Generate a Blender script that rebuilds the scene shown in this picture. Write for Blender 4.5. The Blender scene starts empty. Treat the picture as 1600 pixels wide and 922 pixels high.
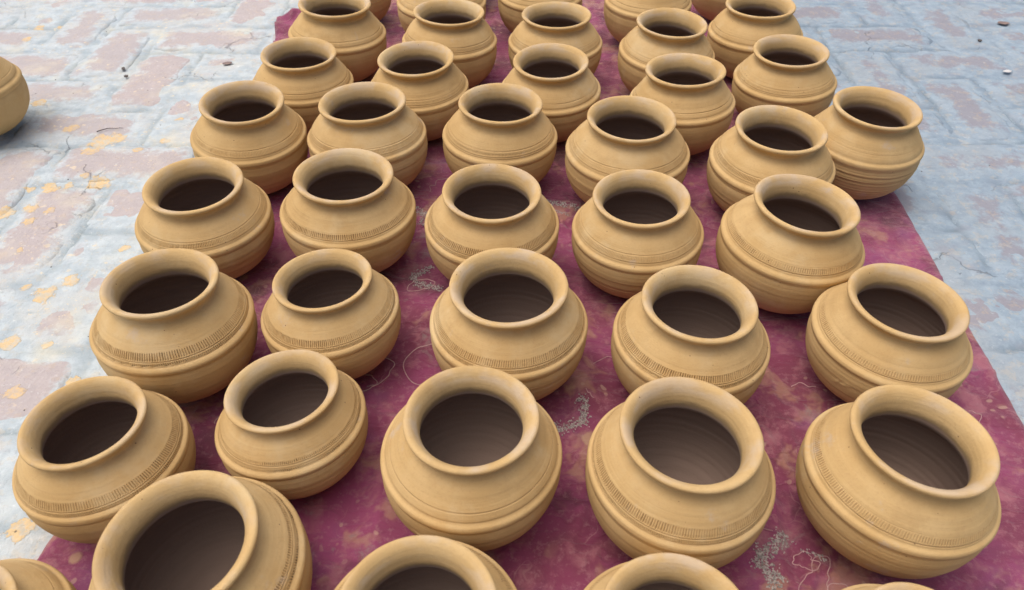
import bpy, math, random
import numpy as np
from mathutils import Vector, Matrix

sc = bpy.context.scene
COL = sc.collection
U = 0.09                      # metres: widest radius of an average pot

# ------------------------------------------------------------------ camera
CAM_H = 7.678 * U
cam_d = bpy.data.cameras.new('camera')
cam_d.sensor_width = 36.0
cam_d.lens = 1118.4 / 1600 * 36.0
cam_d.clip_start = 0.02
cam_d.clip_end = 200
cam = bpy.data.objects.new('camera', cam_d)
COL.objects.link(cam)
cam.matrix_world = (Matrix.Translation((0, 0, CAM_H))
                    @ Matrix.Rotation(math.radians(90 - 43.9), 4, 'X')
                    @ Matrix.Rotation(-0.00316, 4, 'Z'))
cam_d.dof.use_dof = True
cam_d.dof.focus_distance = 0.95
cam_d.dof.aperture_fstop = 9.0
sc.camera = cam

# ------------------------------------------------------------------ light
SUN_EL, SUN_AZ = math.radians(74), math.radians(-80)      # azimuth from +Y towards +X
world = bpy.data.worlds.new('World')
sc.world = world
world.use_nodes = True
wn = world.node_tree
bg = wn.nodes['Background']
sky = wn.nodes.new('ShaderNodeTexSky')
sky.sky_type = 'NISHITA'
sky.sun_disc = False
sky.sun_elevation = SUN_EL
sky.sun_rotation = SUN_AZ
sky.dust_density = 7.0
sky.air_density = 0.6
sky.ozone_density = 0.6
wn.links.new(sky.outputs['Color'], bg.inputs['Color'])
bg.inputs['Strength'].default_value = 0.15
sun_d = bpy.data.lights.new('sun', 'SUN')
sun_d.energy = 1.3
sun_d.angle = math.radians(85)
sun_d.color = (1.0, 0.93, 0.82)
sun = bpy.data.objects.new('sun', sun_d)
COL.objects.link(sun)
sd = Vector((math.sin(SUN_AZ) * math.cos(SUN_EL), math.cos(SUN_AZ) * math.cos(SUN_EL), math.sin(SUN_EL)))
sun.rotation_euler = sd.to_track_quat('Z', 'Y').to_euler()
sc.view_settings.view_transform = 'Standard'
sc.view_settings.look = 'None'
sc.view_settings.exposure = 0.10
sc.view_settings.gamma = 1.0

# ------------------------------------------------------------------ helpers
def tag(o, label=None, cat=None, group=None, kind=None):
    if label: o['label'] = label
    if cat: o['category'] = cat
    if group: o['group'] = group
    if kind: o['kind'] = kind
    return o

def hash2(ix, iy, seed):
    h = (ix.astype(np.int64) * 374761393 + iy.astype(np.int64) * 668265263 + seed * 1442695041) & 0xFFFFFFFF
    h = ((h ^ (h >> 13)) * 1274126177) & 0xFFFFFFFF
    h = h ^ (h >> 16)
    return (h & 0xFFFFFF) / float(0xFFFFFF)

def vnoise(x, y, seed=0):
    x = np.asarray(x, float); y = np.asarray(y, float)
    ix = np.floor(x); iy = np.floor(y)
    fx = x - ix; fy = y - iy
    fx = fx * fx * (3 - 2 * fx); fy = fy * fy * (3 - 2 * fy)
    a = hash2(ix, iy, seed); b = hash2(ix + 1, iy, seed)
    c = hash2(ix, iy + 1, seed); d = hash2(ix + 1, iy + 1, seed)
    return (a * (1 - fx) + b * fx) * (1 - fy) + (c * (1 - fx) + d * fx) * fy - 0.5

def fbm(x, y, seed=0, octs=4):
    s = 0; a = 1.0
    for k in range(octs):
        s = s + a * vnoise(np.asarray(x) * 2 ** k, np.asarray(y) * 2 ** k, seed + k * 17)
        a *= 0.5
    return s

def sstep(a, b, x):
    t = np.clip((x - a) / (b - a), 0, 1)
    return t * t * (3 - 2 * t)

def mesh_grid(name, P, closed_v=False, normals=None, attr=None, flip=False):
    """P: (n,m,3) grid of points -> mesh."""
    n, m = P.shape[:2]
    me = bpy.data.meshes.new(name)
    idx = np.arange(n * m).reshape(n, m)
    if closed_v:
        a = idx[:-1, :]; b = np.roll(idx, -1, 1)[:-1, :]; c = np.roll(idx, -1, 1)[1:, :]; d = idx[1:, :]
    else:
        a = idx[:-1, :-1]; b = idx[:-1, 1:]; c = idx[1:, 1:]; d = idx[1:, :-1]
    F = np.stack([a, b, c, d], -1).reshape(-1, 4)
    if flip: F = F[:, ::-1]
    nf = len(F)
    me.vertices.add(n * m)
    me.vertices.foreach_set('co', P.reshape(-1).astype(np.float32))
    me.loops.add(nf * 4)
    me.loops.foreach_set('vertex_index', F.reshape(-1).astype(np.int32))
    me.polygons.add(nf)
    me.polygons.foreach_set('loop_start', np.arange(0, nf * 4, 4, dtype=np.int32))
    me.polygons.foreach_set('loop_total', np.full(nf, 4, dtype=np.int32))
    me.update(calc_edges=True)
    me.polygons.foreach_set('use_smooth', np.ones(nf, dtype=bool))
    if attr is not None:
        for k, v in attr.items():
            at = me.attributes.new(k, 'FLOAT', 'POINT')
            at.data.foreach_set('value', np.asarray(v, np.float32).reshape(-1))
    if normals is not None:
        me.normals_split_custom_set_from_vertices(normals.reshape(-1, 3).tolist())
    return me

def link(name, me, mat, parent=None):
    o = bpy.data.objects.new(name, me)
    if mat is not None and len(me.materials) == 0: me.materials.append(mat)
    COL.objects.link(o)
    if parent is not None: o.parent = parent
    return o

# ------------------------------------------------------------------ node helper
class NT:
    def __init__(s, name):
        s.m = bpy.data.materials.new(name); s.m.use_nodes = True
        s.t = s.m.node_tree; s.b = s.t.nodes['Principled BSDF']
    def n(s, typ, **kw):
        nd = s.t.nodes.new(typ)
        for k, v in kw.items(): setattr(nd, k, v)
        return nd
    def put(s, inp, v):
        if hasattr(v, 'is_linked'): s.t.links.new(v, inp)
        else:
            if isinstance(v, (tuple, list)) and len(v) == 3 and inp.type == 'RGBA': v = (*v, 1)
            inp.default_value = v
    def math(s, op, a, b=0.0, c=None, clamp=False):
        nd = s.n('ShaderNodeMath', operation=op, use_clamp=clamp)
        s.put(nd.inputs[0], a); s.put(nd.inputs[1], b)
        if c is not None: s.put(nd.inputs[2], c)
        return nd.outputs[0]
    def vmath(s, op, a, b=(0, 0, 0)):
        nd = s.n('ShaderNodeVectorMath', operation=op)
        s.put(nd.inputs[0], a)
        if b is not None: s.put(nd.inputs[1], b)
        return nd.outputs['Value'] if op in ('LENGTH', 'DISTANCE', 'DOT_PRODUCT') else nd.outputs[0]
    def noise(s, vec, scale, detail=4, rough=0.55, dist=0.0, out='Fac'):
        nd = s.n('ShaderNodeTexNoise')
        s.put(nd.inputs['Vector'], vec); s.put(nd.inputs['Scale'], scale)
        s.put(nd.inputs['Detail'], detail); s.put(nd.inputs['Roughness'], rough); s.put(nd.inputs['Distortion'], dist)
        return nd.outputs[out]
    def voro(s, vec, scale, feature='F1', out='Distance', rnd=1.0):
        nd = s.n('ShaderNodeTexVoronoi', feature=feature)
        s.put(nd.inputs['Vector'], vec); s.put(nd.inputs['Scale'], scale); s.put(nd.inputs['Randomness'], rnd)
        return nd.outputs[out]
    def ramp(s, v, a, b, clamp=True):
        nd = s.n('ShaderNodeMapRange', interpolation_type='SMOOTHSTEP')
        s.put(nd.inputs['Value'], v); s.put(nd.inputs['From Min'], a); s.put(nd.inputs['From Max'], b)
        return nd.outputs['Result']
    def mix(s, f, a, b, mode='MIX'):
        nd = s.n('ShaderNodeMix', data_type='RGBA', blend_type=mode)
        s.put(nd.inputs[0], f); s.put(nd.inputs[6], a); s.put(nd.inputs[7], b)
        return nd.outputs[2]
    def scalev(s, vec, sx, sy, sz):
        return s.vmath('MULTIPLY', vec, (sx, sy, sz))
    def bump(s, h, strength, dist, prev=None):
        nd = s.n('ShaderNodeBump'); s.put(nd.inputs['Height'], h)
        s.put(nd.inputs['Strength'], strength); s.put(nd.inputs['Distance'], dist)
        if prev is not None: s.t.links.new(prev, nd.inputs['Normal'])
        return nd.outputs[0]

# ------------------------------------------------------------------ materials
def mat_clay():
    k = NT('yellow_slip_clay')
    tc = k.n('ShaderNodeTexCoord').outputs['Object']
    sd_ = k.n('ShaderNodeAttribute', attribute_type='OBJECT', attribute_name='seed').outputs['Fac']
    off = k.n('ShaderNodeCombineXYZ'); k.put(off.inputs[2], sd_); k.put(off.inputs[0], sd_)
    v = k.vmath('ADD', tc, off.outputs[0])
    vs = k.vmath('MULTIPLY', v, (6, 6, 210))
    vs2 = k.vmath('MULTIPLY', v, (14, 14, 700))
    streak = k.noise(vs, 1.0, 3, 0.6)
    streak2 = k.noise(vs2, 1.0, 2, 0.6)
    blot = k.noise(v, 16, 4, 0.6)
    fine = k.noise(v, 420, 3, 0.6)
    base = k.mix(k.ramp(blot, 0.35, 0.7), (0.518, 0.350, 0.152), (0.588, 0.418, 0.200))
    base = k.mix(k.math('MULTIPLY', k.ramp(streak, 0.5, 0.75), 0.20), base, (0.42, 0.285, 0.135))
    base = k.mix(k.math('MULTIPLY', k.ramp(streak2, 0.5, 0.8), 0.14), base, (0.61, 0.465, 0.25))
    base = k.mix(k.math('MULTIPLY', k.ramp(fine, 0.52, 0.72), 0.28), base, (0.42, 0.26, 0.12))
    # lip: noisy grey patches mixed in
    lip = k.n('ShaderNodeAttribute', attribute_name='lip').outputs['Fac']
    pn = k.noise(k.vmath('MULTIPLY', v, (26, 26, 60)), 1.0, 3, 0.55)
    lipm = k.math('MULTIPLY', lip, k.ramp(pn, 0.42, 0.66))
    base = k.mix(k.math('MULTIPLY', lipm, 0.5), base, (0.52, 0.455, 0.385))
    # lines pressed into clay are coloured darker
    pit = k.n('ShaderNodeAttribute', attribute_name='pit').outputs['Fac']
    base = k.mix(k.math('MULTIPLY', pit, 0.88, clamp=True), base, (0.30, 0.185, 0.085))
    # dusty bloom, damp patches and a slightly different tone from pot to pot
    dn = k.noise(k.vmath('ADD', v, (4, 1, 2)), 9, 5, 0.7)
    base = k.mix(k.math('MULTIPLY', k.ramp(dn, 0.50, 0.68), 0.60), base, (0.60, 0.475, 0.275))
    wn_ = k.noise(k.vmath('ADD', v, (1, 8, 2)), 12, 5, 0.65)
    base = k.mix(k.math('MULTIPLY', k.ramp(wn_, 0.54, 0.70), 0.50), base, (0.43, 0.285, 0.125))
    sc_ = k.noise(k.vmath('ADD', v, (7, 3, 9)), 21, 5, 0.7)
    base = k.mix(k.math('MULTIPLY', k.ramp(sc_, 0.62, 0.72), 0.45), base, (0.47, 0.41, 0.35))
    tone = k.math('FRACT', k.math('MULTIPLY', sd_, 7.31))
    base = k.mix(k.math('MULTIPLY', tone, 0.22), base, (0.50, 0.35, 0.165))
    # specks
    sp = k.voro(v, 95)
    spm = k.math('MULTIPLY', k.ramp(sp, 0.075, 0.05), k.ramp(k.noise(v, 31, 1), 0.58, 0.62))
    base = k.mix(spm, base, (0.16, 0.09, 0.05))
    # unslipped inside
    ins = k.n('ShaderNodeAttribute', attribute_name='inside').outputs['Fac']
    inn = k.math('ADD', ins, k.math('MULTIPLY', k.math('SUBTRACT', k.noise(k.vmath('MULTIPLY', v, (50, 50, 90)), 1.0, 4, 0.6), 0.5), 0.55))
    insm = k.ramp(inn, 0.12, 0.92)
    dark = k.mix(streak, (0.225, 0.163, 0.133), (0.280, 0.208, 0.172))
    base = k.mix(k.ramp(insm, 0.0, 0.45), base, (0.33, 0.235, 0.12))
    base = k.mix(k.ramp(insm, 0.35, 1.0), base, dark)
    k.put(k.b.inputs['Base Color'], base)
    k.put(k.b.inputs['Roughness'], 0.88)
    k.put(k.b.inputs['Specular IOR Level'], 0.18)
    h = k.math('ADD', k.math('MULTIPLY', streak, 1.0), k.math('MULTIPLY', streak2, 0.5))
    h = k.math('ADD', h, k.math('MULTIPLY', k.noise(v, 60, 4, 0.6), 0.5))
    n1 = k.bump(h, 0.55, 0.0007)
    n1 = k.bump(fine, 0.6, 0.0005, n1)
    k.put(k.b.inputs['Normal'], n1)
    return k.m

SPLASH = [(-0.69,0.996,0.021),(-0.723,1.015,0.01),(-0.738,0.992,0.01),(-0.769,0.983,0.015),(-0.77,0.922,0.014),(-1.082,1.608,0.014),
 (-1.036,1.614,0.009),(-1.079,1.547,0.011),(-0.807,0.912,0.016),(-0.737,0.914,0.008),(-0.756,0.889,0.011),(-0.582,0.827,0.009),
 (-0.733,0.822,0.007),(-0.63,0.753,0.014),(-0.655,0.725,0.018),(-0.689,0.739,0.006),(-0.658,0.635,0.014),(-0.607,0.629,0.007),
 (-0.547,0.565,0.011),(-0.611,0.55,0.014),(-0.513,0.367,0.016),(-0.737,1.126,0.026),(-0.715,1.135,0.016),(-0.917,1.261,0.013),(-0.627,1.125,0.009),
 (-0.623,1.197,0.009),(-0.663,1.096,0.01),(-0.813,1.166,0.013),(-0.745,1.09,0.016),(-0.8,0.98,0.009),(-0.763,0.976,0.013)]

def floor_base(k):
    pos = k.n('ShaderNodeNewGeometry').outputs['Position']
    warp = k.noise(pos, 30, 3, 0.6, out='Color')
    wv = k.vmath('SCALE', k.vmath('SUBTRACT', warp, (0.5, 0.5, 0.5)), None)
    wv.node.inputs['Scale'].default_value = 0.02
    pw = k.vmath('ADD', pos, wv)
    return pos, pw

def splashes(k, pos, base):
    warp = k.noise(pos, 55, 3, 0.65, out='Color')
    wv = k.vmath('SCALE', k.vmath('SUBTRACT', warp, (0.5, 0.5, 0.5)), None)
    wv.node.inputs['Scale'].default_value = 0.024
    pw = k.vmath('MULTIPLY', k.vmath('ADD', pos, wv), (1, 1, 0))
    acc = None
    for (x, y, r) in SPLASH:
        d = k.vmath('DISTANCE', pw, (x, y, 0))
        a = k.ramp(d, r * 1.15, r * 0.45)
        acc = a if acc is None else k.math('MAXIMUM', acc, a)
    sx = k.n('ShaderNodeSeparateXYZ'); k.put(sx.inputs[0], pos)
    leftm = k.ramp(sx.outputs[0], -0.40, -0.62)
    # small random drips, only on the left where the pots were coated
    sp = k.voro(pw, 62)
    small = k.math('MULTIPLY', k.ramp(sp, 0.26, 0.16), k.ramp(k.noise(pos, 13, 2), 0.52, 0.60))
    sp2 = k.voro(pw, 150)
    tiny = k.math('MULTIPLY', k.ramp(sp2, 0.22, 0.14), k.ramp(k.noise(pos, 9, 2), 0.50, 0.60))
    sm = k.math('MULTIPLY', k.math('MAXIMUM', k.math('MULTIPLY', small, 0.55), k.math('MULTIPLY', tiny, 0.5)), leftm)
    nz = k.ramp(k.noise(pos, 110, 3, 0.7), 0.38, 0.58)
    soft = k.ramp(k.noise(pos, 60, 4, 0.7), 0.35, 0.6)
    base = k.mix(sm, base, (0.74, 0.64, 0.44))
    acc = k.ramp(k.math('ADD', acc, k.math('MULTIPLY', k.math('SUBTRACT', soft, 0.5), 0.75)), 0.28, 0.62)
    base = k.mix(k.math('MULTIPLY', acc, k.math('ADD', 0.40, k.math('MULTIPLY', nz, 0.45))), base, (0.68, 0.50, 0.25))
    haze = k.math('MULTIPLY', k.math('MULTIPLY', k.ramp(k.noise(pos, 11, 3, 0.6), 0.52, 0.75), leftm), 0.45)
    base = k.mix(haze, base, (0.70, 0.66, 0.50))
    return base, acc

def cracks(k, pos, scale, width, seedv):
    wp = k.vmath('ADD', pos, seedv)
    warp = k.noise(wp, 14, 4, 0.6, out='Color')
    wv = k.vmath('SCALE', k.vmath('SUBTRACT', warp, (0.5, 0.5, 0.5)), None)
    wv.node.inputs['Scale'].default_value = 0.10
    d = k.voro(k.vmath('ADD', wp, wv), scale, feature='DISTANCE_TO_EDGE')
    c = k.ramp(d, width, 0.0)
    return k.math('MULTIPLY', c, k.ramp(k.noise(wp, 6, 3, 0.6), 0.54, 0.60))

def mat_floor(kind):
    k = NT('limewashed_' + kind)
    pos, pw = floor_base(k)
    n_big = k.noise(pw, 9, 4, 0.6)
    n_mid = k.noise(pw, 38, 5, 0.65)
    n_fine = k.noise(pos, 170, 4, 0.65)
    n_dir = k.noise(k.vmath('MULTIPLY', pos, (30, 95, 60)), 1.0, 4, 0.6)
    wash = k.mix(k.ramp(n_mid, 0.32, 0.68), (0.40, 0.48, 0.53), (0.53, 0.605, 0.64))
    wash = k.mix(k.math('MULTIPLY', k.ramp(n_big, 0.45, 0.7), 0.6), wash, (0.53, 0.545, 0.53))
    wash = k.mix(k.math('MULTIPLY', k.ramp(n_dir, 0.54, 0.74), 0.42), wash, (0.28, 0.35, 0.40))
    if kind == 'brick':
        rnd = k.n('ShaderNodeObjectInfo').outputs['Random']
        red = k.mix(n_mid, (0.405, 0.355, 0.360), (0.490, 0.435, 0.435))
        red = k.mix(k.math('MULTIPLY', k.ramp(n_fine, 0.5, 0.75), 0.4), red, (0.58, 0.55, 0.53))
        red = k.mix(k.math('MULTIPLY', rnd, 0.45), red, (0.43, 0.42, 0.44))
        at = k.n('ShaderNodeAttribute', attribute_name='edge').outputs['Fac']
        cover = k.math('ADD', k.math('MULTIPLY', at, -1.0), k.math('ADD', k.math('MULTIPLY', n_big, 2.0), k.math('MULTIPLY', n_mid, 1.5)))
        cover = k.math('ADD', cover, k.math('MULTIPLY', rnd, 0.45))
        sxx = k.n('ShaderNodeSeparateXYZ'); k.put(sxx.inputs[0], pos)
        cover = k.math('ADD', cover, k.math('MULTIPLY', k.ramp(sxx.outputs[0], 0.3, 0.7), 0.30))
        cm = k.ramp(k.math('ADD', cover, k.math('MULTIPLY', n_fine, 0.5)), 1.60, 2.04)
        base = k.mix(k.math('ADD', 0.10, k.math('MULTIPLY', cm, 0.85)), red, wash)
    else:
        rose = k.ramp(k.noise(pw, 14, 3, 0.6), 0.55, 0.70)
        base = k.mix(k.math('MULTIPLY', rose, 0.35), wash, (0.43, 0.37, 0.37))
        jt = k.n('ShaderNodeAttribute', attribute_name='joint').outputs['Fac']
        jm = k.math('MULTIPLY', jt, k.ramp(k.math('ADD', k.noise(pw, 12, 3, 0.6), k.math('MULTIPLY', n_fine, 0.3)), 0.56, 0.76))
        base = k.mix(k.math('MULTIPLY', jm, 0.6), base, (0.290, 0.365, 0.42))
        g = k.n('ShaderNodeAttribute', attribute_name='groove').outputs['Fac']
        base = k.mix(k.math('MULTIPLY', g, 0.75, clamp=True), base, (0.25, 0.31, 0.335))
    # fine grime
    gr = k.ramp(k.noise(pw, 75, 5, 0.75), 0.60, 0.78)
    base = k.mix(k.math('MULTIPLY', gr, 0.4), base, (0.22, 0.24, 0.26))
    lite = k.ramp(k.noise(k.vmath('ADD', pos, (3, 7, 1)), 90, 4, 0.7), 0.60, 0.72)
    base = k.mix(k.math('MULTIPLY', lite, 0.45), base, (0.74, 0.78, 0.78))
    # right of the cloth the wash is greyer and bluer, dimmer light painted in
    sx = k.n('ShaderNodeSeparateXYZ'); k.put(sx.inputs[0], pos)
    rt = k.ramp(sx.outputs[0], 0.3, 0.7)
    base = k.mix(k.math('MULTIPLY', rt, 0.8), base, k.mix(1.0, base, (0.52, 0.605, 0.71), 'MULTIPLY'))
    base, sp = splashes(k, pos, base)
    c1 = cracks(k, pos, 5.0, 0.009, (0.3, 0.1, 0))
    cr = k.math('MULTIPLY', c1, 0.8)
    base = k.mix(k.math('MULTIPLY', cr, 0.6), base, (0.12, 0.13, 0.14))
    pit = k.math('MULTIPLY', k.ramp(k.voro(pos, 48), 0.075, 0.05), k.ramp(k.noise(pos, 22, 1), 0.60, 0.63))
    base = k.mix(pit, base, (0.10, 0.10, 0.10))
    k.put(k.b.inputs['Base Color'], base)
    k.put(k.b.inputs['Roughness'], 0.85)
    k.put(k.b.inputs['Specular IOR Level'], 0.25)
    h = k.math('ADD', k.math('MULTIPLY', n_mid, 1.2), k.math('MULTIPLY', n_fine, 0.9))
    h = k.math('ADD', h, k.math('MULTIPLY', sp, 0.5))
    h = k.math('SUBTRACT', h, k.math('MULTIPLY', k.math('ADD', cr, pit), 1.0))
    h = k.math('ADD', h, k.math('MULTIPLY', n_dir, 0.7))
    k.put(k.b.inputs['Normal'], k.bump(h, 0.7, 0.0035))
    return k.m

def mat_cloth():
    k = NT('worn_magenta_cloth')
    pos = k.n('ShaderNodeTexCoord').outputs['Object']
    warp = k.noise(pos, 10, 3, 0.6, out='Color')
    wv = k.vmath('SCALE', k.vmath('SUBTRACT', warp, (0.400, 0.410, 0.400)), None)
    wv.node.inputs['Scale'].default_value = 0.05
    pw = k.vmath('ADD', pos, wv)
    n1 = k.noise(pw, 7, 4, 0.6)
    n2 = k.noise(pw, 26, 5, 0.65)
    n3 = k.noise(pos, 120, 4, 0.7)
    base = k.mix(k.ramp(n1, 0.38, 0.65), (0.190, 0.036, 0.076), (0.285, 0.054, 0.142))
    base = k.mix(k.math('MULTIPLY', k.ramp(n2, 0.48, 0.66), 0.75), base, (0.368, 0.139, 0.172))
    n5 = k.noise(k.vmath('ADD', pw, (2.7, 1.3, 0)), 11, 4, 0.65)
    base = k.mix(k.math('MULTIPLY', k.ramp(n5, 0.55, 0.63), 0.60), base, (0.40, 0.22, 0.145))
    n6 = k.noise(k.vmath('ADD', pw, (5.7, 3.3, 0)), 9, 4, 0.6)
    base = k.mix(k.math('MULTIPLY', k.ramp(n6, 0.55, 0.75), 0.6), base, (0.208, 0.070, 0.184))
    n7 = k.noise(k.vmath('ADD', pw, (9.7, 3.3, 0)), 12, 5, 0.6)
    base = k.mix(k.math('MULTIPLY', k.ramp(n7, 0.53, 0.70), 0.75), base, (0.100, 0.025, 0.044))
    base = k.mix(k.math('MULTIPLY', k.ramp(n3, 0.50, 0.70), 0.40), base, (0.416, 0.221, 0.240))
    n8 = k.noise(k.vmath('ADD', pw, (1.7, 6.3, 0)), 13, 6, 0.7)
    base = k.mix(k.math('MULTIPLY', k.ramp(n8, 0.60, 0.68), 0.55), base, (0.264, 0.221, 0.208))
    # clay dust and flaky ochre spots
    dist = k.voro(pw, 17)
    spm = k.math('MULTIPLY', k.ramp(k.math('ADD', dist, k.math('MULTIPLY', n3, 0.14)), 0.25, 0.17), k.ramp(k.noise(pos, 6, 2), 0.42, 0.52))
    base = k.mix(k.math('MULTIPLY', spm, 0.8), base, (0.440, 0.279, 0.176))
    d2 = k.voro(pw, 60)
    sp2 = k.math('MULTIPLY', k.ramp(d2, 0.22, 0.14), k.ramp(k.noise(pos, 10, 2), 0.54, 0.62))
    base = k.mix(k.math('MULTIPLY', sp2, 0.6), base, (0.464, 0.312, 0.240))
    # faint pale scratchy thread lines
    de = k.voro(k.vmath('ADD', k.vmath('ADD', pos, wv), wv), 15, feature='DISTANCE_TO_EDGE')
    ln = k.math('MULTIPLY', k.ramp(de, 0.014, 0.004), k.ramp(k.noise(pos, 12, 2), 0.52, 0.60))
    base = k.mix(k.math('MULTIPLY', ln, 0.25), base, (0.480, 0.295, 0.272))
    k.put(k.b.inputs['Base Color'], base)
    k.put(k.b.inputs['Roughness'], 0.72)
    k.put(k.b.inputs['Specular IOR Level'], 0.3)
    k.put(k.b.inputs['Sheen Weight'], 0.25)
    k.put(k.b.inputs['Sheen Roughness'], 0.5)
    wx = k.n('ShaderNodeTexWave', wave_type='BANDS', bands_direction='X'); k.put(wx.inputs['Vector'], pos); k.put(wx.inputs['Scale'], 260)
    wy = k.n('ShaderNodeTexWave', wave_type='BANDS', bands_direction='Y'); k.put(wy.inputs['Vector'], pos); k.put(wy.inputs['Scale'], 260)
    h = k.math('ADD', k.math('MULTIPLY', k.math('ADD', wx.outputs['Fac'], wy.outputs['Fac']), 0.15), k.math('ADD', n2, k.math('MULTIPLY', n3, 0.6)))
    h = k.math('ADD', h, k.math('MULTIPLY', spm, 0.6))
    rg = k.math('ABSOLUTE', k.math('SUBTRACT', k.noise(k.vmath('MULTIPLY', pw, (14, 30, 10)), 1.0, 3, 0.5), 0.5))
    h = k.math('ADD', h, k.math('MULTIPLY', k.ramp(rg, 0.06, 0.0), 0.9))
    k.put(k.b.inputs['Normal'], k.bump(h, 0.6, 0.0022))
    return k.m

def mat_plain(name, c1, c2, scale=200, rough=0.7):
    k = NT(name)
    tc = k.n('ShaderNodeTexCoord').outputs['Object']
    nz = k.noise(tc, scale, 3, 0.6)
    k.put(k.b.inputs['Base Color'], k.mix(k.ramp(nz, 0.35, 0.65), c1, c2))
    k.put(k.b.inputs['Roughness'], rough)
    return k.m

M_CLAY = mat_clay()
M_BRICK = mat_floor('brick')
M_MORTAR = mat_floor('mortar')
M_CLOTH = mat_cloth()
M_SEQUIN = mat_plain('grey_embroidery_thread', (0.20, 0.19, 0.18), (0.50, 0.46, 0.43), 400, 0.5)
M_CORD = mat_plain('pale_stitching_thread', (0.40, 0.24, 0.25), (0.52, 0.36, 0.34), 150, 0.7)
M_PEBBLE = mat_plain('dark_pebble', (0.06, 0.06, 0.06), (0.16, 0.14, 0.13), 300, 0.8)
M_LEAF = mat_plain('dry_brown_leaf', (0.16, 0.11, 0.10), (0.26, 0.20, 0.18), 120, 0.7)
M_SHELL = mat_plain('white_chip', (0.55, 0.56, 0.56), (0.68, 0.68, 0.67), 120, 0.5)

# ------------------------------------------------------------------ paving (herringbone of old bricks under limewash)
PITCH = 0.1235
X0, Y0 = -0.795, 1.485            # corner of cell (0,0)
BX0, BX1, BY0, BY1 = -1.75, 1.75, 0.12, 2.25
JOINT = 0.013
bricks = []
for cx in range(-12, 24):
    for cy in range(-16, 10):
        s_ = (cx + cy) % 4
        if s_ == 0: x, y, w, h = cx, cy, 2, 1            # lies across
        elif s_ == 2: x, y, w, h = cx, cy, 1, 2          # lies along
        else: continue
        xa, ya = X0 + x * PITCH, Y0 + y * PITCH
        xb, yb = xa + w * PITCH, ya + h * PITCH
        if xb < BX0 or xa > BX1 or yb < BY0 or ya > BY1: continue
        bricks.append((0.5 * (xa + xb), 0.5 * (ya + yb), w, h))
rng = random.Random(4)
# visible wedge of the paving, with a margin
def near_view(x, y):
    return abs(x) < 0.42 + 0.62 * y + 0.1
bricks = [b for b in bricks if near_view(b[0], b[1])]

def brick_mesh(seed):
    nl, nw = 25, 13
    L, W = 2 * PITCH - JOINT, PITCH - JOINT
    u = np.linspace(-1, 1, nl)[:, None] * np.ones((1, nw))
    v = np.linspace(-1, 1, nw)[None, :] * np.ones((nl, 1))
    # skirt: outermost ring drops down
    uu = np.clip(u * 1.10, -1, 1); vv = np.clip(v * 1.20, -1, 1)
    rx = L / 2 * uu; ry = W / 2 * vv
    e = np.maximum(np.abs(uu) ** 5, np.abs(vv) ** 4)
    wob = fbm(rx * 45 + seed * 7.3, ry * 45 + 3, seed, 3)
    wob2 = fbm(rx * 45 + 31, ry * 45 + seed * 5.1, seed + 50, 3)
    X = rx + wob * 0.010 * (0.3 + e); Y = ry + wob2 * 0.010 * (0.3 + e)
    # rounded corners
    cr = (np.abs(uu) * np.abs(vv)) ** 6
    X -= np.sign(uu) * cr * 0.007; Y -= np.sign(vv) * cr * 0.006
    dome = (1 - np.abs(uu) ** 6) * (1 - np.abs(vv) ** 4)
    Z = -0.0042 + 0.0042 * np.sqrt(np.clip(dome, 0, 1)) + fbm(rx * 28, ry * 28 + seed, seed + 9, 4) * 0.0022
    border = (np.abs(u) > 0.999) | (np.abs(v) > 0.999)
    X = np.where(border, X * 1.01, X); Y = np.where(border, Y * 1.01, Y)
    Z = np.where(border, -0.03, Z)
    edge = np.minimum(1 - np.abs(uu), (1 - np.abs(vv)) * 0.55) * 2.2
    return mesh_grid('brick', np.stack([X, Y, Z], -1), attr={'edge': np.clip(edge, 0, 1)}, flip=True)

bm_variants = [brick_mesh(s) for s in range(10)]
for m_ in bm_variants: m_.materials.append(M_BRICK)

# mortar bed / ground sheet
def joint_fields(X, Y):
    """signed distance outside of the nearest brick rectangle (0 inside)."""
    gx = (X - X0) / PITCH; gy = (Y - Y0) / PITCH
    ix = np.floor(gx).astype(int); iy = np.floor(gy).astype(int)
    fx = gx - ix; fy = gy - iy
    s_ = (ix + iy) % 4
    big = 9.0
    dl = np.where(s_ == 1, big, fx); dr = np.where(s_ == 0, big, 1 - fx)
    db = np.where(s_ == 3, big, fy); dt = np.where(s_ == 2, big, 1 - fy)
    return dl * PITCH, dr * PITCH, db * PITCH, dt * PITCH

def ground():
    nx, ny = 560, 420
    xs = np.linspace(BX0 - 0.1, BX1 + 0.1, nx); ys = np.linspace(BY0 - 0.15, BY1 + 0.1, ny)
    X, Y = np.meshgrid(xs, ys, indexing='ij')
    wx = fbm(X * 22, Y * 22, 5, 3) * 0.010; wy = fbm(X * 22 + 9, Y * 22, 8, 3) * 0.010
    dl, dr, db, dt = joint_fields(X + wx, Y + wy)
    d = np.minimum(np.minimum(dl, dr), np.minimum(db, dt))
    mask = sstep(-0.25, 0.15, fbm(X * 7, Y * 7, 61, 3))
    # a dragged trowel groove hugging one side of the joint (only in places)
    g1 = np.exp(-((np.minimum(dl, dt) - 0.006) / 0.0036) ** 2) * mask
    Z = -0.0030 + fbm(X * 16, Y * 16, 3, 5) * 0.0034 + fbm(X * 5, Y * 5, 33, 2) * 0.002
    Z = Z - 0.0042 * g1
    return mesh_grid('ground', np.stack([X, Y, Z], -1), attr={'groove': g1, 'joint': np.exp(-((d - 0.002) / 0.008) ** 2)}, flip=True)

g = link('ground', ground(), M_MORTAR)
tag(g, kind='structure')
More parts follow.
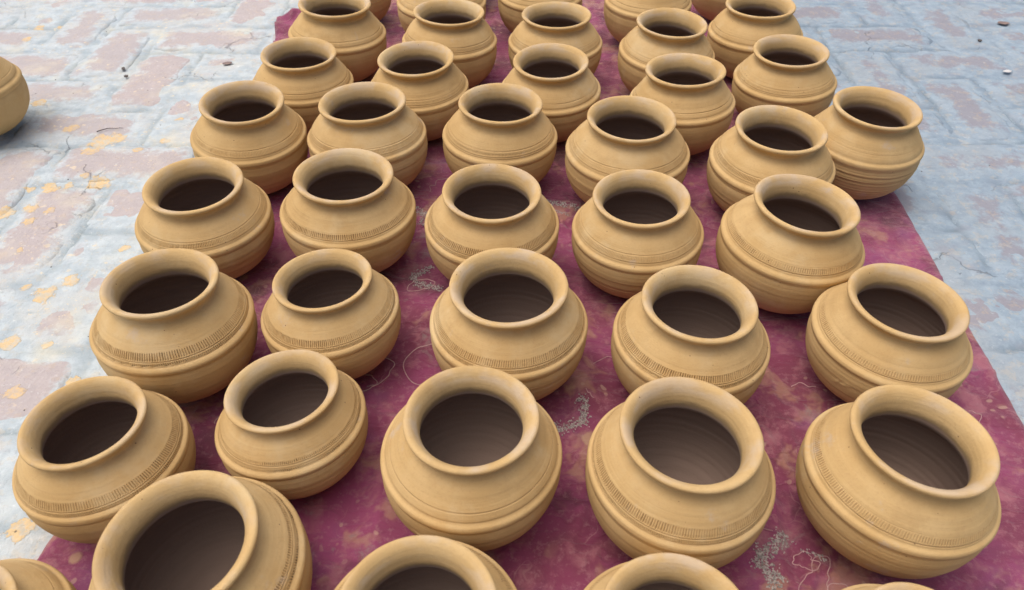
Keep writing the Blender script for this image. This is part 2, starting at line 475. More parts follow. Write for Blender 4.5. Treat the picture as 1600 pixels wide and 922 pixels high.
# the yard goes on beyond the detailed part, a little lower
yb = bpy.data.meshes.new('yard')
S = 30.0
yb.from_pydata([(-S, -S, -0.02), (S, -S, -0.02), (S, S, -0.02), (-S, S, -0.02)], [], [(0, 1, 2, 3)])
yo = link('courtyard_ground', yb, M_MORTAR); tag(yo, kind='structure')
if len(bricks) > 298:
    bricks.sort(key=lambda b: abs(b[0]) * 0.6 + abs(b[1] - 1.1))
    bricks = bricks[:298]
for i, (x, y, w, h) in enumerate(bricks):
    o = bpy.data.objects.new('brick', rng.choice(bm_variants))
    COL.objects.link(o); o.parent = g
    o.location = (x + rng.uniform(-.002, .002), y + rng.uniform(-.002, .002), -0.0012 + rng.uniform(-0.0012, 0.0008))
    if abs(x) < 0.62 and 0.2 < y < 1.75: o.location.z -= 0.002
    rz = 0 if w == 2 else math.pi / 2
    if rng.random() < 0.5: rz += math.pi
    o.rotation_euler = (rng.uniform(-.012, .012), rng.uniform(-.006, .006), rz + rng.uniform(-.02, .02))

# ------------------------------------------------------------------ pots: fitted positions  id: x, y, scale, tilt x, tilt y, height factor, mouth factor
PT = {
1:(-2.964,3.106,1.012,-0.001,-0.028,1.005,0.988), 4:(-4.53,4.486,0.887,-0.022,0.012,1.045,0.975),
5:(-2.552,4.956,0.852,-0.071,-0.018,0.988,1.026), 6:(-0.48,4.439,0.987,-0.024,0.034,1.016,0.993),
7:(1.756,4.183,0.996,-0.051,0.032,1.017,1.011), 8:(4.057,4.104,0.969,-0.047,0.042,1.041,0.999),
9:(-4.395,6.38,0.987,-0.064,0.037,1.042,0.971), 10:(-2.394,6.696,0.911,-0.051,-0.025,0.993,0.976),
11:(-0.052,6.427,1.012,-0.005,0.006,0.992,1.001), 12:(2.242,6.114,0.98,-0.031,0.015,1.014,0.989),
13:(4.806,6.213,0.966,-0.024,0.016,0.986,1.009), 14:(-4.712,8.726,0.996,0.007,0.024,0.964,0.999),
15:(-2.537,8.822,1.022,-0.022,0.032,0.98,0.991), 16:(-0.318,8.518,1.002,0.023,0.019,0.975,0.994),
17:(1.889,8.338,0.97,-0.009,-0.019,1.004,1.004), 18:(3.985,8.03,1.016,-0.012,0.070,1.012,0.985),
19:(-4.641,11.001,0.981,0.02,0.059,1.034,0.989), 20:(-2.511,10.889,1.028,-0.035,-0.001,1.001,0.993),
21:(-0.232,10.944,0.994,-0.004,0.029,1.009,0.994), 22:(1.943,10.395,1.036,0.004,0.007,0.999,0.98),
23:(4.3,10.089,1.013,0.013,0.004,0.998,0.999), 24:(6.120,10.83,0.959,0.012,0.010,1.026,1.028),
25:(-4.115,12.966,0.967,-0.013,0.051,0.991,1.015), 26:(-1.794,12.77,0.975,0.01,0.001,0.988,1.029),
27:(0.778,12.726,0.968,0.023,-0.024,0.975,1.023), 28:(3.23,12.165,0.977,-0.037,-0.039,0.994,1.027),
29:(5.395,13.053,0.969,-0.002,-0.038,0.988,0.996), 30:(-3.812,15.09,1.024,-0.01,0.063,0.988,1.005),
31:(-1.329,14.711,1.01,-0.037,0.025,0.991,1.029), 32:(0.934,14.702,0.992,-0.005,0.003,0.976,1.005),
33:(3.188,14.193,0.992,0.01,0.031,0.998,1.002), 34:(5.321,15.159,0.983,0.003,-0.028,0.994,1.009),
36:(-1.638,16.748,1.024,0.002,0.019,1.001,1.0), 37:(0.694,17.186,1.02,0,0,1.0,1.0),
38:(3.188,16.755,1.012,0.001,0,1.0,1.0), 35:(-3.94,17.945,1.0,0,0,1.0,1.0),
39:(5.476,18.218,1.0,0.001,0,1.0,1.0), 40:(-10.628,12.866,0.999,0.001,-0.001,1.0,1.0),
2:(-0.84,2.472,0.975,-0.002,0.023,0.998,0.997), 3:(1.387,2.301,0.916,-0.087,-0.007,1.012,0.984),
42:(3.41,2.215,0.825,0,0.08,1.0,1.06), 43:(-4.87,2.41,0.880,0,-0.01,1.0,0.985),
41:(-1.456,19.192,1.0,0,0,1.0,1.0),
}
# decoration: a = tall ticks over a rope row, b = one row of ticks, c = faint fine ticks, d = plain groove only,
#             e = two fine toothed rows, f = plain with scraped belly, g = double groove over faint ticks
STYLE = {1:'e',2:'b',3:'b',4:'a',5:'e',6:'d',7:'a',8:'b',9:'a',10:'a',11:'a',12:'a',13:'b',14:'c',15:'b',16:'a',17:'c',
 18:'b',19:'c',20:'c',21:'g',22:'c',23:'c',24:'f',25:'d',26:'g',27:'d',28:'d',29:'g',30:'d',31:'g',32:'c',33:'g',34:'d',
 35:'d',36:'d',37:'d',38:'d',39:'d',40:'d',41:'d',42:'b',43:'d'}
LABEL = {
1:'large open-mouthed clay pot with toothed lines at bottom left, cut by the bottom edge',
2:'clay pot cut by the bottom edge, just left of the picture centre',
3:'clay pot cut by the bottom edge, just in front of the deeply ticked pot',
4:'clay pot with ragged tick band and rope line, overhanging the front left cloth corner',
5:'smallest clay pot, leaning back, two fine toothed lines, second in the second row',
6:'smooth clay pot with one thin groove and a scratch, centre of the second row',
7:'wide-mouthed clay pot with long dark tick marks, fourth in the second row',
8:'ticked clay pot, rightmost of the second row, beside the cloth edge at lower right',
9:'wide clay pot with ticked band and scratched shoulder, leftmost of the third row',
10:'small clay pot with bold ticks under a groove, second in the third row',
11:'clay pot with neat tall ticks over a fine rope row, centre of third row',
12:'clay pot with long ticks running round its left side, fourth in the third row',
13:'clay pot with short ticks and a scraped left belly, rightmost of the third row',
14:'wide clay pot with one dark groove and faint band, leftmost of the fourth row',
15:'clay pot with a short ticked line above its ridge, second in the fourth row',
16:'clay pot with double ticked band, third in the fourth row from the front',
17:'clay pot with faint ticks and ringed lower belly, fourth in the fourth row',
18:'big clay pot with narrow mouth and fine ticks, rightmost of the fourth row',
19:'clay pot with faint fine ticks, leftmost of the fifth row beside the splashed paving',
20:'clay pot with a worn faint tick band, second in the fifth row from the left',
21:'clay pot with a dotted band between two grooves, third in the fifth row',
22:'broad clay pot with barely visible ticks, fourth in the fifth row',
23:'clay pot with faint ticks, fifth in the fifth row, touching the tall pot',
24:'tall clay pot with flared mouth and ringed belly at right, half off the cloth',
25:'smooth clay pot, leftmost of the sixth row, just left and behind the fifth row',
26:'clay pot with two close grooves, second in the sixth row',
27:'smooth clay pot with one groove under its shoulder, third in the sixth row',
28:'smooth clay pot, fourth in the sixth row, behind the broad faint-ticked pot',
29:'clay pot with stacked fine rings above the ridge, rightmost of the sixth row',
30:'smooth clay pot, leftmost of the seventh row, nearest the bunched cloth corner',
31:'clay pot with a double groove, second in the seventh row from the left',
32:'small clay pot with faint toothed band, third in the seventh row',
33:'clay pot with double groove, fourth in the seventh row',
34:'smooth clay pot, rightmost of the seventh row, rim touching the top edge',
35:'clay pot at the top left of the cloth with only its right belly in view',
36:'clay pot with rim cut by top edge, behind the second pot of the seventh row',
37:'clay pot at the top edge, rim cut off, behind the small faint-banded pot',
38:'clay pot at the top edge, rim cut off, fourth in the eighth row',
39:'clay pot at the top edge, mostly hidden behind the rightmost pot of the seventh row',
40:'lone clay pot standing on the bare paving at the left edge',
41:'farthest clay pot, a sliver of belly at the top edge near the centre',
42:'clay pot at lower right of which only the top of the lip shows',
43:'clay pot cut off in the bottom left corner, part of lip and shoulder in view',
}

CTRL_OUT = [  # r, z  base -> neck
 (0.001,0.012),(0.15,0.010),(0.29,0.006),(0.40,0.026),(0.52,0.075),(0.66,0.160),(0.80,0.290),(0.905,0.440),(0.968,0.610),(0.996,0.785),(0.994,0.885),
 # ridge
 (0.987,0.934),(0.990,0.960),(1.000,1.000),(0.990,1.044),(0.953,1.073),
 # band
 (0.942,1.090),(0.926,1.128),(0.898,1.173),(0.866,1.216),(0.840,1.247),
 # shoulder
 (0.814,1.281),(0.776,1.327),(0.730,1.369),(0.682,1.403),(0.636,1.429),
 # neck and lip
 (0.617,1.450),(0.620,1.490),(0.648,1.522),(0.684,1.548),(0.711,1.575),(0.7215,1.600),(0.717,1.622),(0.697,1.636),(0.668,1.634),(0.632,1.612),(0.600,1.575),(0.575,1.528),(0.560,1.478),(0.552,1.430),
 # inside
 (0.554,1.362),(0.572,1.288),(0.655,1.205),(0.800,1.100),(0.910,0.960),(0.925,0.800),(0.890,0.610),(0.800,0.430),(0.660,0.300),(0.480,0.210),(0.280,0.160),(0.10,0.145),(0.001,0.143)]
SEC = [('belly', 0, 11), ('raised_ring', 11, 16), ('stamped_band', 16, 20), ('shoulder', 20, 26), ('rim', 26, 39), ('inner_wall', 39, len(CTRL_OUT) - 1)]
CP = np.array(CTRL_OUT)

def catmull(t):
    """t in control-index units."""
    t = np.asarray(t, float)
    i = np.clip(np.floor(t).astype(int), 0, len(CP) - 2); f = (t - i)[..., None]
    p0 = CP[np.clip(i - 1, 0, len(CP) - 1)]; p1 = CP[i]; p2 = CP[i + 1]; p3 = CP[np.clip(i + 2, 0, len(CP) - 1)]
    return 0.5 * ((2 * p1) + (-p0 + p2) * f + (2 * p0 - 5 * p1 + 4 * p2 - p3) * f ** 2 + (-p0 + 3 * p1 - 3 * p2 + p3) * f ** 3)

NT_ = 160
def n1(x, seed): return vnoise(x, np.zeros_like(np.asarray(x, float)) + seed * 0.37, seed)

class Pot:
    def __init__(s, pid):
        _, _, s.s, _, _, s.zf, s.rf = PT[pid]
        s.id = pid; s.st = STYLE[pid]
        r = random.Random(pid * 91 + 5)
        s.ph = [r.uniform(0, 6.28) for _ in range(8)]
        s.N = {'a': r.randint(185, 222), 'b': r.randint(182, 210), 'c': r.randint(235, 255), 'g': 240, 'e': r.randint(215, 240)}.get(s.st, 150)
        s.slant = r.uniform(-0.5, 0.5)
        s.ringy = {'f': 2.0, 'c': 1.2}.get(s.st, r.uniform(0.35, 0.8))
        s.ridge = r.uniform(0.8, 1.5)
        s.band_w = r.uniform(0.85, 1.1)
        s.neck = r.uniform(-0.012, 0.014); s.lipf = r.uniform(-0.009, 0.001); s.sag = r.uniform(-0.012, 0.012)
        s.ecc = r.uniform(0.003, 0.011)
    def decor(s, z, phi):
        """inward depth (in units) and darkness of marks at base height z, angle phi."""
        p = s.ph
        zz = z - 0.150 + 0.004 * np.sin(phi + p[0]) + 0.003 * np.sin(2 * phi + p[1])
        fade = np.clip(0.72 + 0.9 * vnoise(phi * 1.4 + 5, 0 * phi + s.id, 7), 0.15, 1)
        jit = vnoise(phi * 14, 0 * phi + 1.5 + s.id, 3) * 0.9
        def groove(z0, w, d): return d * np.exp(-((zz - z0) / w) ** 2)
        def ticks(za, zb, N, d, sl=0.0, sharp=2.0):
            win = sstep(za - 0.006, za + 0.006, zz) * (1 - sstep(zb - 0.010, zb + 0.010, zz + 0.010 * jit))
            w = np.cos(N * phi + sl * (zz - za) * 60  + jit * 1.6)
            return d * win * np.clip((w + 0.05) / 1.05, 0, 1) * fade * (1 + 1.1 * 0.6 * vnoise(phi * N / 6.283, 0 * phi + 3, 31))
        D = np.zeros(np.broadcast(z, phi).shape)
        t = D.copy()
        st = s.st
        if st == 'a':
            t = t + ticks(0.995, 1.068 * 1 + 0.01 * (s.band_w - 1), s.N, 0.018, s.slant)
            t = t + ticks(0.935, 0.962, int(s.N * 1.25), 0.012, 1.0)
            D = D + groove(0.980, 0.0055, 0.010) + groove(0.925, 0.006, 0.006)
        elif st == 'b':
            t = t + ticks(0.975, 1.035, s.N, 0.016, s.slant)
            D = D + groove(0.958, 0.0055, 0.007) + groove(1.048, 0.004, 0.002)
        elif st == 'c':
            t = t + ticks(0.985, 1.040, s.N, 0.010, s.slant)
            D = D + groove(1.060, 0.0045, 0.006) + groove(0.962, 0.006, 0.004)
        elif st == 'd':
            D = D + groove(1.035, 0.0045, 0.0065) + groove(0.945, 0.008, 0.003)
        elif st == 'e':
            t = t + ticks(1.020, 1.052, s.N, 0.015, 0.4)
            t = t + ticks(0.932, 0.964, s.N, 0.016, 1.6) * (0.6 + 0.4 * np.cos(9 * phi))
            D = D + groove(1.008, 0.005, 0.008) + groove(0.975, 0.006, 0.003)
        elif st == 'f':
            D = D + groove(0.66, 0.010, 0.006) + groove(0.60, 0.008, 0.006) + groove(0.54, 0.008, 0.006) + groove(1.06, 0.008, 0.002)
        elif st == 'g':
            t = t + ticks(0.990, 1.020, s.N, 0.009, 0.2)
            D = D + groove(1.050, 0.0045, 0.007) + groove(0.968, 0.0055, 0.007) + groove(0.940, 0.005, 0.004)
        return D + t, np.clip(t / 0.013, 0, 1) * 0.95 + np.clip(D / 0.009, 0, 0.55)
    def pos(s, t, phi, out=None):
        rz = catmull(t); r = rz[..., 0]; z = rz[..., 1]
        e = 0.02
        rz1 = catmull(np.minimum(t + e, len(CP) - 1)); rz0 = catmull(np.maximum(t - e, 0))
        dr = rz1[..., 0] - rz0[..., 0]; dz = rz1[..., 1] - rz0[..., 1]
        L = np.sqrt(dr * dr + dz * dz) + 1e-9
        nr, nz = dz / L, -dr / L                    # outward for the outer wall
        outer = 1 - sstep(33, 36, t)
        inner = sstep(39.5, 43.5, t)
        D, pit = s.decor(z, phi)
        D = D * outer * (t < 27)
        ring = n1(z * 34, s.id) * 0.0055 * s.ringy + n1(z * 90, s.id + 3) * 0.0022 * s.ringy
        ring = ring * (sstep(2, 5, t) * (1 - sstep(9, 11, t))) + n1(z * 45, s.id + 9) * 0.002 * (t > 11) * (t < 30)
        rg = (s.ridge - 1) * 0.012 * np.exp(-((z - 1.010) / 0.032) ** 2) * outer
        ir = inner * (n1(z * 26, s.id + 20) * 0.009)
        spiral = inner * 0.003 * np.sin(z * 95 + phi)
        lump = 0.006 * vnoise(3 + np.cos(phi) * 1.8 + z * 2, np.sin(phi) * 1.8 + s.id * 3.1, 5) * outer
        d = -D + ring + rg + ir + spiral + lump + s.lipf * np.exp(-((t - 31.5) / 2.5) ** 2) + s.sag * np.exp(-((z - 1.25) / 0.12) ** 2) * outer
        if s.id == 13 or s.id == 6:
            # smeared clay crumbs on the belly
            a0 = -2.45 if s.id == 13 else -2.1
            dd = ((phi + 6.283) % 6.283 - (a0 % 6.283)) / 0.10
            d = d + 0.010 * np.exp(-dd ** 2 - ((z - 0.72 - 0.4 * dd * 0.1) / 0.045) ** 2) * outer * (0.4 + 1.2 * vnoise(phi * 60, z * 60, 8) + 0.5)
        r2 = r + nr * d; z2 = z + nz * d
        wob = 1 + s.ecc * np.cos(2 * phi + s.ph[2]) * sstep(0, 0.6, z) + 0.003 * np.cos(3 * phi + s.ph[3])
        rimf = 1 + (s.rf - 1) * sstep(1.1, 1.45, z) * (1 - inner * 0)
        lipw = sstep(1.4, 1.6, z) * (0.004 * np.cos(2 * phi + s.ph[4]) + 0.0035 * vnoise(np.cos(phi) * 2.5 + 9, np.sin(phi) * 2.5 + s.id, 12) + 0.006 * np.cos(phi + s.ph[5]) + s.neck)
        r3 = r2 * wob * rimf
        P = np.stack([r3 * np.cos(phi), r3 * np.sin(phi), (z2 + lipw) * s.zf * np.ones_like(r3)], -1) * (s.s * U)
        if out is not None:
            out['pit'] = pit * outer * (t < 27) * np.ones_like(r3)
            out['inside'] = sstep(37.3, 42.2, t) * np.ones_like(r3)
            out['lip'] = (sstep(31.5, 33.5, t) * (1 - sstep(36.0, 38.0, t))) * np.ones_like(r3)
        return P
    def normals(s, T, PHI):
        e1, e2 = 0.015, 0.002
        a = s.pos(np.minimum(T + e1, len(CP) - 1), PHI) - s.pos(np.maximum(T - e1, 0), PHI)
        b = s.pos(T, PHI + e2) - s.pos(T, PHI - e2)
        n = np.cross(b, a)
        L = np.linalg.norm(n, axis=-1, keepdims=True)
        n = n / np.maximum(L, 1e-15)
        bad = (L[..., 0] < 1e-13)
        n[bad] = (0, 0, 1)
        return n

def build_pot(pid):
    P = Pot(pid)
    x, y, s_, tx, ty, zf, rf = PT[pid]
    near = y < 9.5
    root = bpy.data.objects.new('clay_pot', None)
    COL.objects.link(root)
    lift = 0.0012 + 0.28 * s_ * U * max(abs(tx), abs(ty)) * 0.6
    if pid == 40: lift -= 0.001
    root.location = (x * U, y * U, lift)
    root.rotation_mode = 'XYZ'
    root.rotation_euler = (tx, ty, 0)
    root.empty_display_size = 0.05
    tag(root, LABEL[pid], 'clay pot', 'yellow clay pots drying in rows' if pid != 40 else None)
    for (nm, a, b) in SEC:
        ticks = nm == 'stamped_band' and P.st in 'abceg'
        if nm == 'stamped_band' and not ticks: nm2 = 'grooved_band'
        else: nm2 = nm
        if ticks: ns = P.N * 5 if near else P.N * 4
        else: ns = 192 if near else 128
        if nm == 'belly' or nm == 'inner_wall': k = 5 if near else 4
        elif nm == 'stamped_band': k = 7 if near else 5
        elif nm == 'raised_ring': k = 4
        elif nm == 'shoulder': k = 5
        else: k = 4
        if nm == 'belly' and P.st == 'f': k = 8
        tt = np.linspace(a, b, (b - a) * k + 1)
        ph = np.linspace(-math.pi, math.pi, ns, endpoint=False)
        T, PH = np.meshgrid(tt, ph, indexing='ij')
        out = {}
        co = P.pos(T, PH, out)
        nn = P.normals(T, PH)
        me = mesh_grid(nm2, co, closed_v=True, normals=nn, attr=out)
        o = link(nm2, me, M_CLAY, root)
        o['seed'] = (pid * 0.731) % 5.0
    return root

for pid in PT: build_pot(pid)

# ------------------------------------------------------------------ cloth
def edge_curve(pts):
    a = np.array(pts, float); return lambda y: np.interp(y, a[:, 1], a[:, 0])
LE = edge_curve([(-5.35,1.2),(-5.36,3.6),(-5.18,4.6),(-4.95,6.0),(-4.85,8.0),(-4.95,11.0),(-5.15,14.0),(-5.72,16.6),(-6.08,18.3)])
RE = edge_curve([(6.45,1.2),(6.64,5.5),(6.80,7.68),(6.94,10.55),(6.8,13.0),(6.3,15.5),(6.15,20.5)])
def BE(x): return np.interp(x, [-6.1, -5.0, -3.0, 6.2], [18.3, 18.45, 20.8, 20.8])
def cloth_height(X, Y):
    """X, Y in metres -> height of the cloth above z=0"""
    x = X / U; y = Y / U
    H = 0.0016 + 0.0060 * np.clip(fbm(x * 0.9, y * 0.9, 21, 3) + 0.05, 0, 1)
    w = x + 0.5 * fbm(x * 0.6, y * 0.6, 4, 2)
    # sideways creases
    def crease(x0, y0, x1, y1, width, h):
        nonlocal H
        dx, dy = x1 - x0, y1 - y0; L = math.hypot(dx, dy)
        t = ((x - x0) * dx + (y - y0) * dy) / L ** 2
        nd = (-(x - x0) * dy + (y - y0) * dx) / L + 0.18 * vnoise(t * 5, 0 * t + x0, 6) + 0.08 * vnoise(t * 14, 0 * t + y0, 6)
        env = sstep(-0.05, 0.2, t) * (1 - sstep(0.75, 1.1, t))
        H = H + h * np.exp(-(nd / width) ** 2) * env
    for c in CREASES: crease(*c)
    H = H + 0.0030 * np.clip(np.sin((y + 1.2 * fbm(x * 0.5, y * 0.5, 71, 2)) * 5.0), 0, 1) * sstep(0.0, 0.35, fbm(x * 0.45 + 3, y * 0.45, 14, 2) + 0.15)
    rdg = np.clip(1 - np.abs(fbm(x * 0.75 + 0.4 * vnoise(x, y, 5), y * 1.7, 91, 3)) * 6, 0, 1) ** 2
    H = H + 0.0050 * rdg * sstep(-0.1, 0.25, fbm(x * 0.5, y * 0.5, 44, 2))
    rdg2 = np.clip(1 - np.abs(fbm(x * 1.9 + 7, y * 1.0, 97, 3)) * 6, 0, 1) ** 2
    H = H + 0.0034 * rdg2 * sstep(0.0, 0.3, fbm(x * 0.6 + 5, y * 0.6, 47, 2))
    # bunched corner at the back left
    cb = sstep(15.6, 17.0, y) * (1 - sstep(-5.0, -3.9, x))
    H = H + cb * 0.018 * (0.5 + 0.5 * np.sin((y + 0.25 * np.sin(x * 2) + 0.35 * x) * 6.5)) ** 2
    # pots press the cloth flat
    for pid, q in PT.items():
        if pid == 40: continue
        d = np.hypot(x - q[0], y - q[1]) / q[2]
        H = 0.0010 + (H - 0.0010) * sstep(0.34, 0.66, d)
    return H
CREASES = [(-1.9,9.75,-0.9,10.1,0.10,0.006),(-1.8,9.45,-0.7,9.7,0.07,0.004),(0.5,10.0,1.3,9.75,0.10,0.006),(0.6,9.6,1.4,9.45,0.07,0.004),
 (-1.7,6.9,-0.9,7.6,0.10,0.004),(-3.6,3.9,-3.2,4.6,0.08,0.004),(2.4,4.9,3.1,4.3,0.09,0.004),(5.1,7.2,6.3,7.5,0.08,0.003),(5.6,9.0,6.5,8.3,0.12,0.004),
 (0.6,3.4,0.9,5.4,0.12,0.004),(2.8,3.2,3.3,5.9,0.09,0.0035),(-1.6,3.3,-1.5,5.6,0.12,0.004),(3.0,7.2,3.6,7.0,0.1,0.004),(-1.0,13.9,0.2,13.6,0.1,0.005),(2.0,13.4,2.4,14.8,0.1,0.005),
 (1.9,16.2,2.3,17.8,0.1,0.006),(-0.6,16.8,-0.3,18.8,0.1,0.006),(3.7,11.3,4.2,12.4,0.1,0.005)]
def build_cloth():
    n, m = 330, 470
    v = np.linspace(0, 1, m)[None, :] * np.ones((n, 1))
    u = np.linspace(0, 1, n)[:, None] * np.ones((1, m))
    y = 1.2 + v * (20.8 - 1.2)
    xl = LE(y); xr = RE(y)
    x = xl + u * (xr - xl)
    y = 1.2 + v * (BE(x) - 1.2)
    xl = LE(y) + 0.05 * fbm(y * 1.6, 0 * y, 2, 3) ; xr = RE(y) + 0.06 * fbm(y * 1.1, 0 * y + 4, 3, 3)
    x = xl + u * (xr - xl)
    H = cloth_height(x * U, y * U)
    d_edge = np.minimum(np.minimum(u, 1 - u) * 12, (1 - v) * 19)
    H = H + 0.0022 * np.exp(-((d_edge - 0.12) / 0.07) ** 2) * (0.6 + 0.8 * (fbm(y * 2, x, 5, 2) + 0.3))      # stitched hem
    H = np.where(d_edge < 0.02, -0.001, H)
    Pn = np.stack([x * U, y * U, H], -1)
    return mesh_grid('cloth', Pn, flip=True)
cloth_root = bpy.data.objects.new('cloth', None); COL.objects.link(cloth_root)
tag(cloth_root, 'worn magenta and purple cloth spread on the paving under the rows of pots', 'cloth')
link('fabric', build_cloth(), M_CLOTH, cloth_root)

# embroidered grey thread motifs, raised on the cloth
OCT = [(1,0,0),(-1,0,0),(0,1,0),(0,-1,0),(0,0,1),(0,0,-0.6)]
OCF = [(0,2,4),(2,1,4),(1,3,4),(3,0,4),(2,0,5),(1,2,5),(3,1,5),(0,3,5)]
def motif(paths, seed, dens=1.0):
    r = random.Random(seed); V = []; F = []
    for pts, width in paths:
        for i in range(len(pts) - 1):
            (ax, ay), (bx, by) = pts[i], pts[i + 1]
            L = math.hypot(bx - ax, by - ay)
            wd = width * 1.4
            nn = int(L / 0.0024 * 9.0 * dens * wd / 0.008)
            for _ in range(nn):
                t = r.random(); off = r.gauss(0, wd * 0.42)
                px = ax + (bx - ax) * t - (by - ay) / L * off; py = ay + (by - ay) * t + (bx - ax) / L * off
                V_n = len(V); s_ = r.uniform(0.0005, 0.0013); a = r.uniform(0, 6.28)
                z = float(cloth_height(np.array([px]), np.array([py]))[0]) + 0.0004
                for (ox, oy, oz) in OCT:
                    c_, sn = math.cos(a), math.sin(a)
                    V.append((px + s_ * (ox * 1.6 * c_ - oy * sn), py + s_ * (ox * 1.6 * sn + oy * c_), z + oz * s_ * 0.8))
                F += [(f[0] + V_n, f[1] + V_n, f[2] + V_n) for f in OCF]
    me = bpy.data.meshes.new('embroidered_motif'); me.from_pydata(V, [], F); me.update()
    o = link('embroidered_motif', me, M_SEQUIN, cloth_root); o['kind'] = 'stuff'
def S_path(cx, cy, sc_, rot, pts):
    c_, s_ = math.cos(rot), math.sin(rot)
    return [(cx + sc_ * (px * c_ - py * s_), cy + sc_ * (px * s_ + py * c_)) for px, py in pts]
PAISLEY = [(-1, -0.9), (-0.5, -1.0), (0.0, -0.8), (0.45, -0.4), (0.55, 0.1), (0.35, 0.5), (0.0, 0.7), (-0.35, 0.95)]
motif([([(0.2814, 0.3583), (0.2639, 0.3445), (0.2469, 0.3364), (0.2487, 0.3231), (0.261, 0.3146), (0.2498, 0.3006)], 0.007)], 1, 1.2)
motif([([(0.2914, 0.343), (0.306, 0.3375), (0.3133, 0.3262)], 0.003)], 2, 0.5)
motif([([(0.0777, 0.5349), (0.0903, 0.5281), (0.0814, 0.5121), (0.0883, 0.5028), (0.0699, 0.4965), (0.0544, 0.4876), (0.0475, 0.4993)], 0.0055)], 3, 1)
motif([([(-0.116, 0.7776), (-0.1245, 0.7679), (-0.1417, 0.7543), (-0.1308, 0.7356), (-0.1124, 0.7315), (-0.0969, 0.7276)], 0.0055)], 4, 1)
motif([([(0.0489, 0.9332), (0.0689, 0.9211), (0.1033, 0.9159), (0.117, 0.9091)], 0.006)], 5, 0.8)
motif([([(-0.1515, 0.9172), (-0.1348, 0.8891), (-0.1398, 0.8667)], 0.006)], 6, 0.7)
motif([([(0.069, 0.9011), (0.0902, 0.8847)], 0.005)], 7, 0.5)

def cord(pts, rad=0.0007, closed=False):
    """thin stitched outline lying on the cloth: a tube with 5 sides"""
    n = len(pts); V = []; F = []; K = 5
    for i, (x, y) in enumerate(pts):
        q = pts[(i + 1) % n] if (closed or i < n - 1) else pts[i]; p = pts[i - 1] if (closed or i > 0) else pts[i]
        dx, dy = q[0] - p[0], q[1] - p[1]; L = math.hypot(dx, dy) or 1
        z = float(cloth_height(np.array([x]), np.array([y]))[0]) + 0.0002
        for k in range(K):
            a = 2 * math.pi * k / K
            V.append((x - dy / L * rad * math.cos(a), y + dx / L * rad * math.cos(a), z + rad * math.sin(a)))
    for i in range(n if closed else n - 1):
        j = (i + 1) % n
        for k in range(K):
            l = (k + 1) % K
            F.append((i * K + k, i * K + l, j * K + l, j * K + k))
    me = bpy.data.meshes.new('stitched_outline'); me.from_pydata(V, [], F); me.update()
    me.polygons.foreach_set('use_smooth', np.ones(len(F), bool))
    link('stitched_outline', me, M_CORD, cloth_root)
def blob(cx, cy, rx, ry, rot, seed, a0=0, a1=2 * math.pi, n=60, w=0.10):
    r = random.Random(seed); ph = [r.uniform(0, 6.28) for _ in range(4)]
    out = []
    for i in range(n):
        a = a0 + (a1 - a0) * i / (n - 1)
        k = 1 + w * math.sin(2 * a + ph[0]) + w * 0.7 * math.sin(3 * a + ph[1]) + w * 0.35 * math.sin(7 * a + ph[2])
        px, py = rx * k * math.cos(a), ry * k * math.sin(a)
        out.append((cx + px * math.cos(rot) - py * math.sin(rot), cy + px * math.sin(rot) + py * math.cos(rot)))
    return out
cord(blob(-0.103, 0.590, 0.032, 0.036, 0, 1, 1.2, 5.3, w=0.04))
cord(blob(-0.175, 0.578, 0.028, 0.020, 0.3, 2, -1.9, 1.2))
cord(blob(-0.190, 0.560, 0.022, 0.014, 0.3, 12, -1.7, 1.0))
cord(blob(-0.128, 0.735, 0.018, 0.012, 0.4, 3))
cord(blob(0.298, 0.312, 0.020, 0.013, 0.9, 4, w=0.28, n=90), 0.0005)
cord(blob(0.292, 0.330, 0.012, 0.008, 0.2, 5, w=0.28, n=90), 0.0005)
cord(blob(0.312, 0.292, 0.016, 0.012, 0.2, 6, w=0.25, n=90), 0.0005)
cord(blob(0.205, 0.385, 0.016, 0.011, 0.1, 7, 0.3, 4.2), 0.0005)
cord(blob(0.132, 0.575, 0.030, 0.028, 0.1, 8, 0.6, 2.6), 0.0005)
cord(blob(-0.315, 0.500, 0.034, 0.022, 0.1, 9, 0.5, 3.0), 0.0006)
cord(blob(0.440, 0.340, 0.028, 0.016, 0.6, 10, 0.2, 2.7, w=0.2), 0.0005)
cord(blob(0.360, 0.540, 0.018, 0.020, 0.6, 11, 0.2, 2.0, w=0.2), 0.0006)
cord(blob(0.500, 0.760, 0.030, 0.012, 0.2, 13, 0.4, 3.3, w=0.2), 0.0006)
cord(blob(0.235, 0.860, 0.024, 0.016, 0.2, 14, 0.4, 4.3, w=0.2), 0.0006)
cord(blob(-0.115, 0.965, 0.020, 0.026, 0.5, 15, 0.4, 3.0, w=0.3), 0.0007)

# short pale thread arcs left of the worn print
rr_ = random.Random(77)
for i in range(6):
    for _ in range(50):
        ax, ay = rr_.uniform(-5.0, 6.4), rr_.uniform(3.0, 18.0)
        if all(math.hypot(ax - q[0], ay - q[1]) > q[2] * 1.02 for q in PT.values()): break
    a0 = rr_.uniform(0, 6.28)
    cord(blob(ax * U, ay * U, rr_.uniform(0.008, 0.022), rr_.uniform(0.006, 0.014), rr_.uniform(0, 3), 100 + i, a0, a0 + rr_.uniform(0.9, 3.2), n=26, w=0.2), 0.0005)

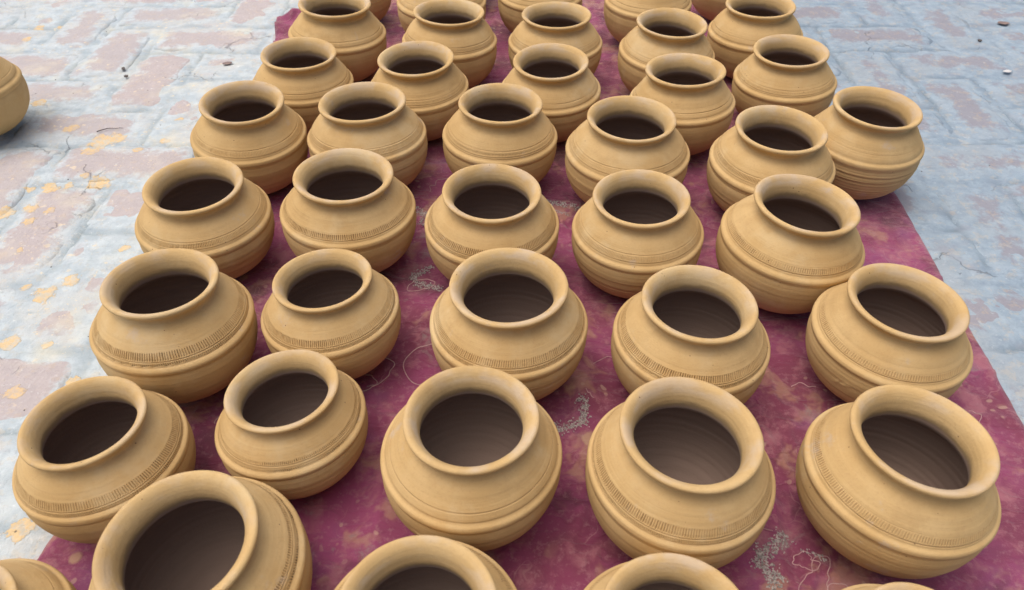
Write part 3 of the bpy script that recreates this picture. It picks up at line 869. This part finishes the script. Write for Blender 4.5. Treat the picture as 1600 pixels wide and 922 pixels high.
# ------------------------------------------------------------------ litter on the paving
def lumpy(name, x, y, r, flat, seed, m, label, cat, stretch=1.0, rot=0.0):
    nu, nv = 9, 12
    th = np.linspace(0.02, math.pi - 0.02, nu)[:, None] * np.ones((1, nv)); ph = np.linspace(0, 2 * math.pi, nv, endpoint=False)[None, :] * np.ones((nu, 1))
    k = 1 + 0.5 * vnoise(np.sin(th) * np.cos(ph) * 2 + seed, np.sin(th) * np.sin(ph) * 2 + np.cos(th), seed)
    P = np.stack([r * stretch * k * np.sin(th) * np.cos(ph), r * k * np.sin(th) * np.sin(ph), r * flat * k * np.cos(th)], -1)
    me = mesh_grid(name, P, closed_v=True, flip=True)
    o = link(name, me, m); o.location = (x, y, r * flat * 0.6); o.rotation_euler = (0, 0, rot)
    tag(o, label, cat)
lumpy('pebble', -0.787, 1.365, 0.0042, 0.6, 1, M_PEBBLE, 'small dark pebble on the pink brick right of the lone pot', 'pebble')
lumpy('pebble', -0.806, 1.399, 0.0040, 0.4, 2, M_PEBBLE, 'thin dark chip of stone just above the small dark pebble', 'stone chip', 2.0, 2.1)
lumpy('dry_leaf', -0.598, 1.423, 0.0065, 0.16, 3, M_LEAF, 'oval brown dry leaf on the paving left of the pots', 'leaf', 1.7, 0.1)
lumpy('dry_leaf', 1.127, 1.612, 0.0085, 0.14, 5, M_LEAF, 'oval grey brown dry leaf on the paving at upper right', 'leaf', 1.7, -0.2)
lumpy('pebble', 1.03, 1.519, 0.0045, 0.5, 6, M_PEBBLE, 'small dark pebble on the paving below the upper right leaf', 'pebble')
lumpy('shell_chip', 1.019, 1.375, 0.0050, 0.3, 7, M_SHELL, 'tiny white chip on the grey paving right of the pots', 'chip', 1.8, 0.1)
def twig(x, y, L, rot, seed):
    r = random.Random(seed); V = []; F = []; K = 5; n = 9
    for i in range(n):
        t = i / (n - 1); px = (t - 0.5) * L; py = 0.10 * L * math.sin(t * 4) + r.uniform(-.02, .02) * L; rad = 0.0011 * (1 - 0.6 * t)
        for k in range(K):
            a = 2 * math.pi * k / K; V.append((px, py + rad * math.cos(a), 0.0015 + rad * math.sin(a)))
    for i in range(n - 1):
        for k in range(K):
            l = (k + 1) % K; F.append((i * K + k, i * K + l, (i + 1) * K + l, (i + 1) * K + k))
    me = bpy.data.meshes.new('twig'); me.from_pydata(V, [], F); me.update()
    o = link('twig', me, M_PEBBLE); o.location = (x, y, 0); o.rotation_euler = (0, 0, rot)
    tag(o, 'short dark twig lying beside the biggest yellow splash', 'twig')
twig(-0.736, 1.158, 0.045, 0.35, 3)
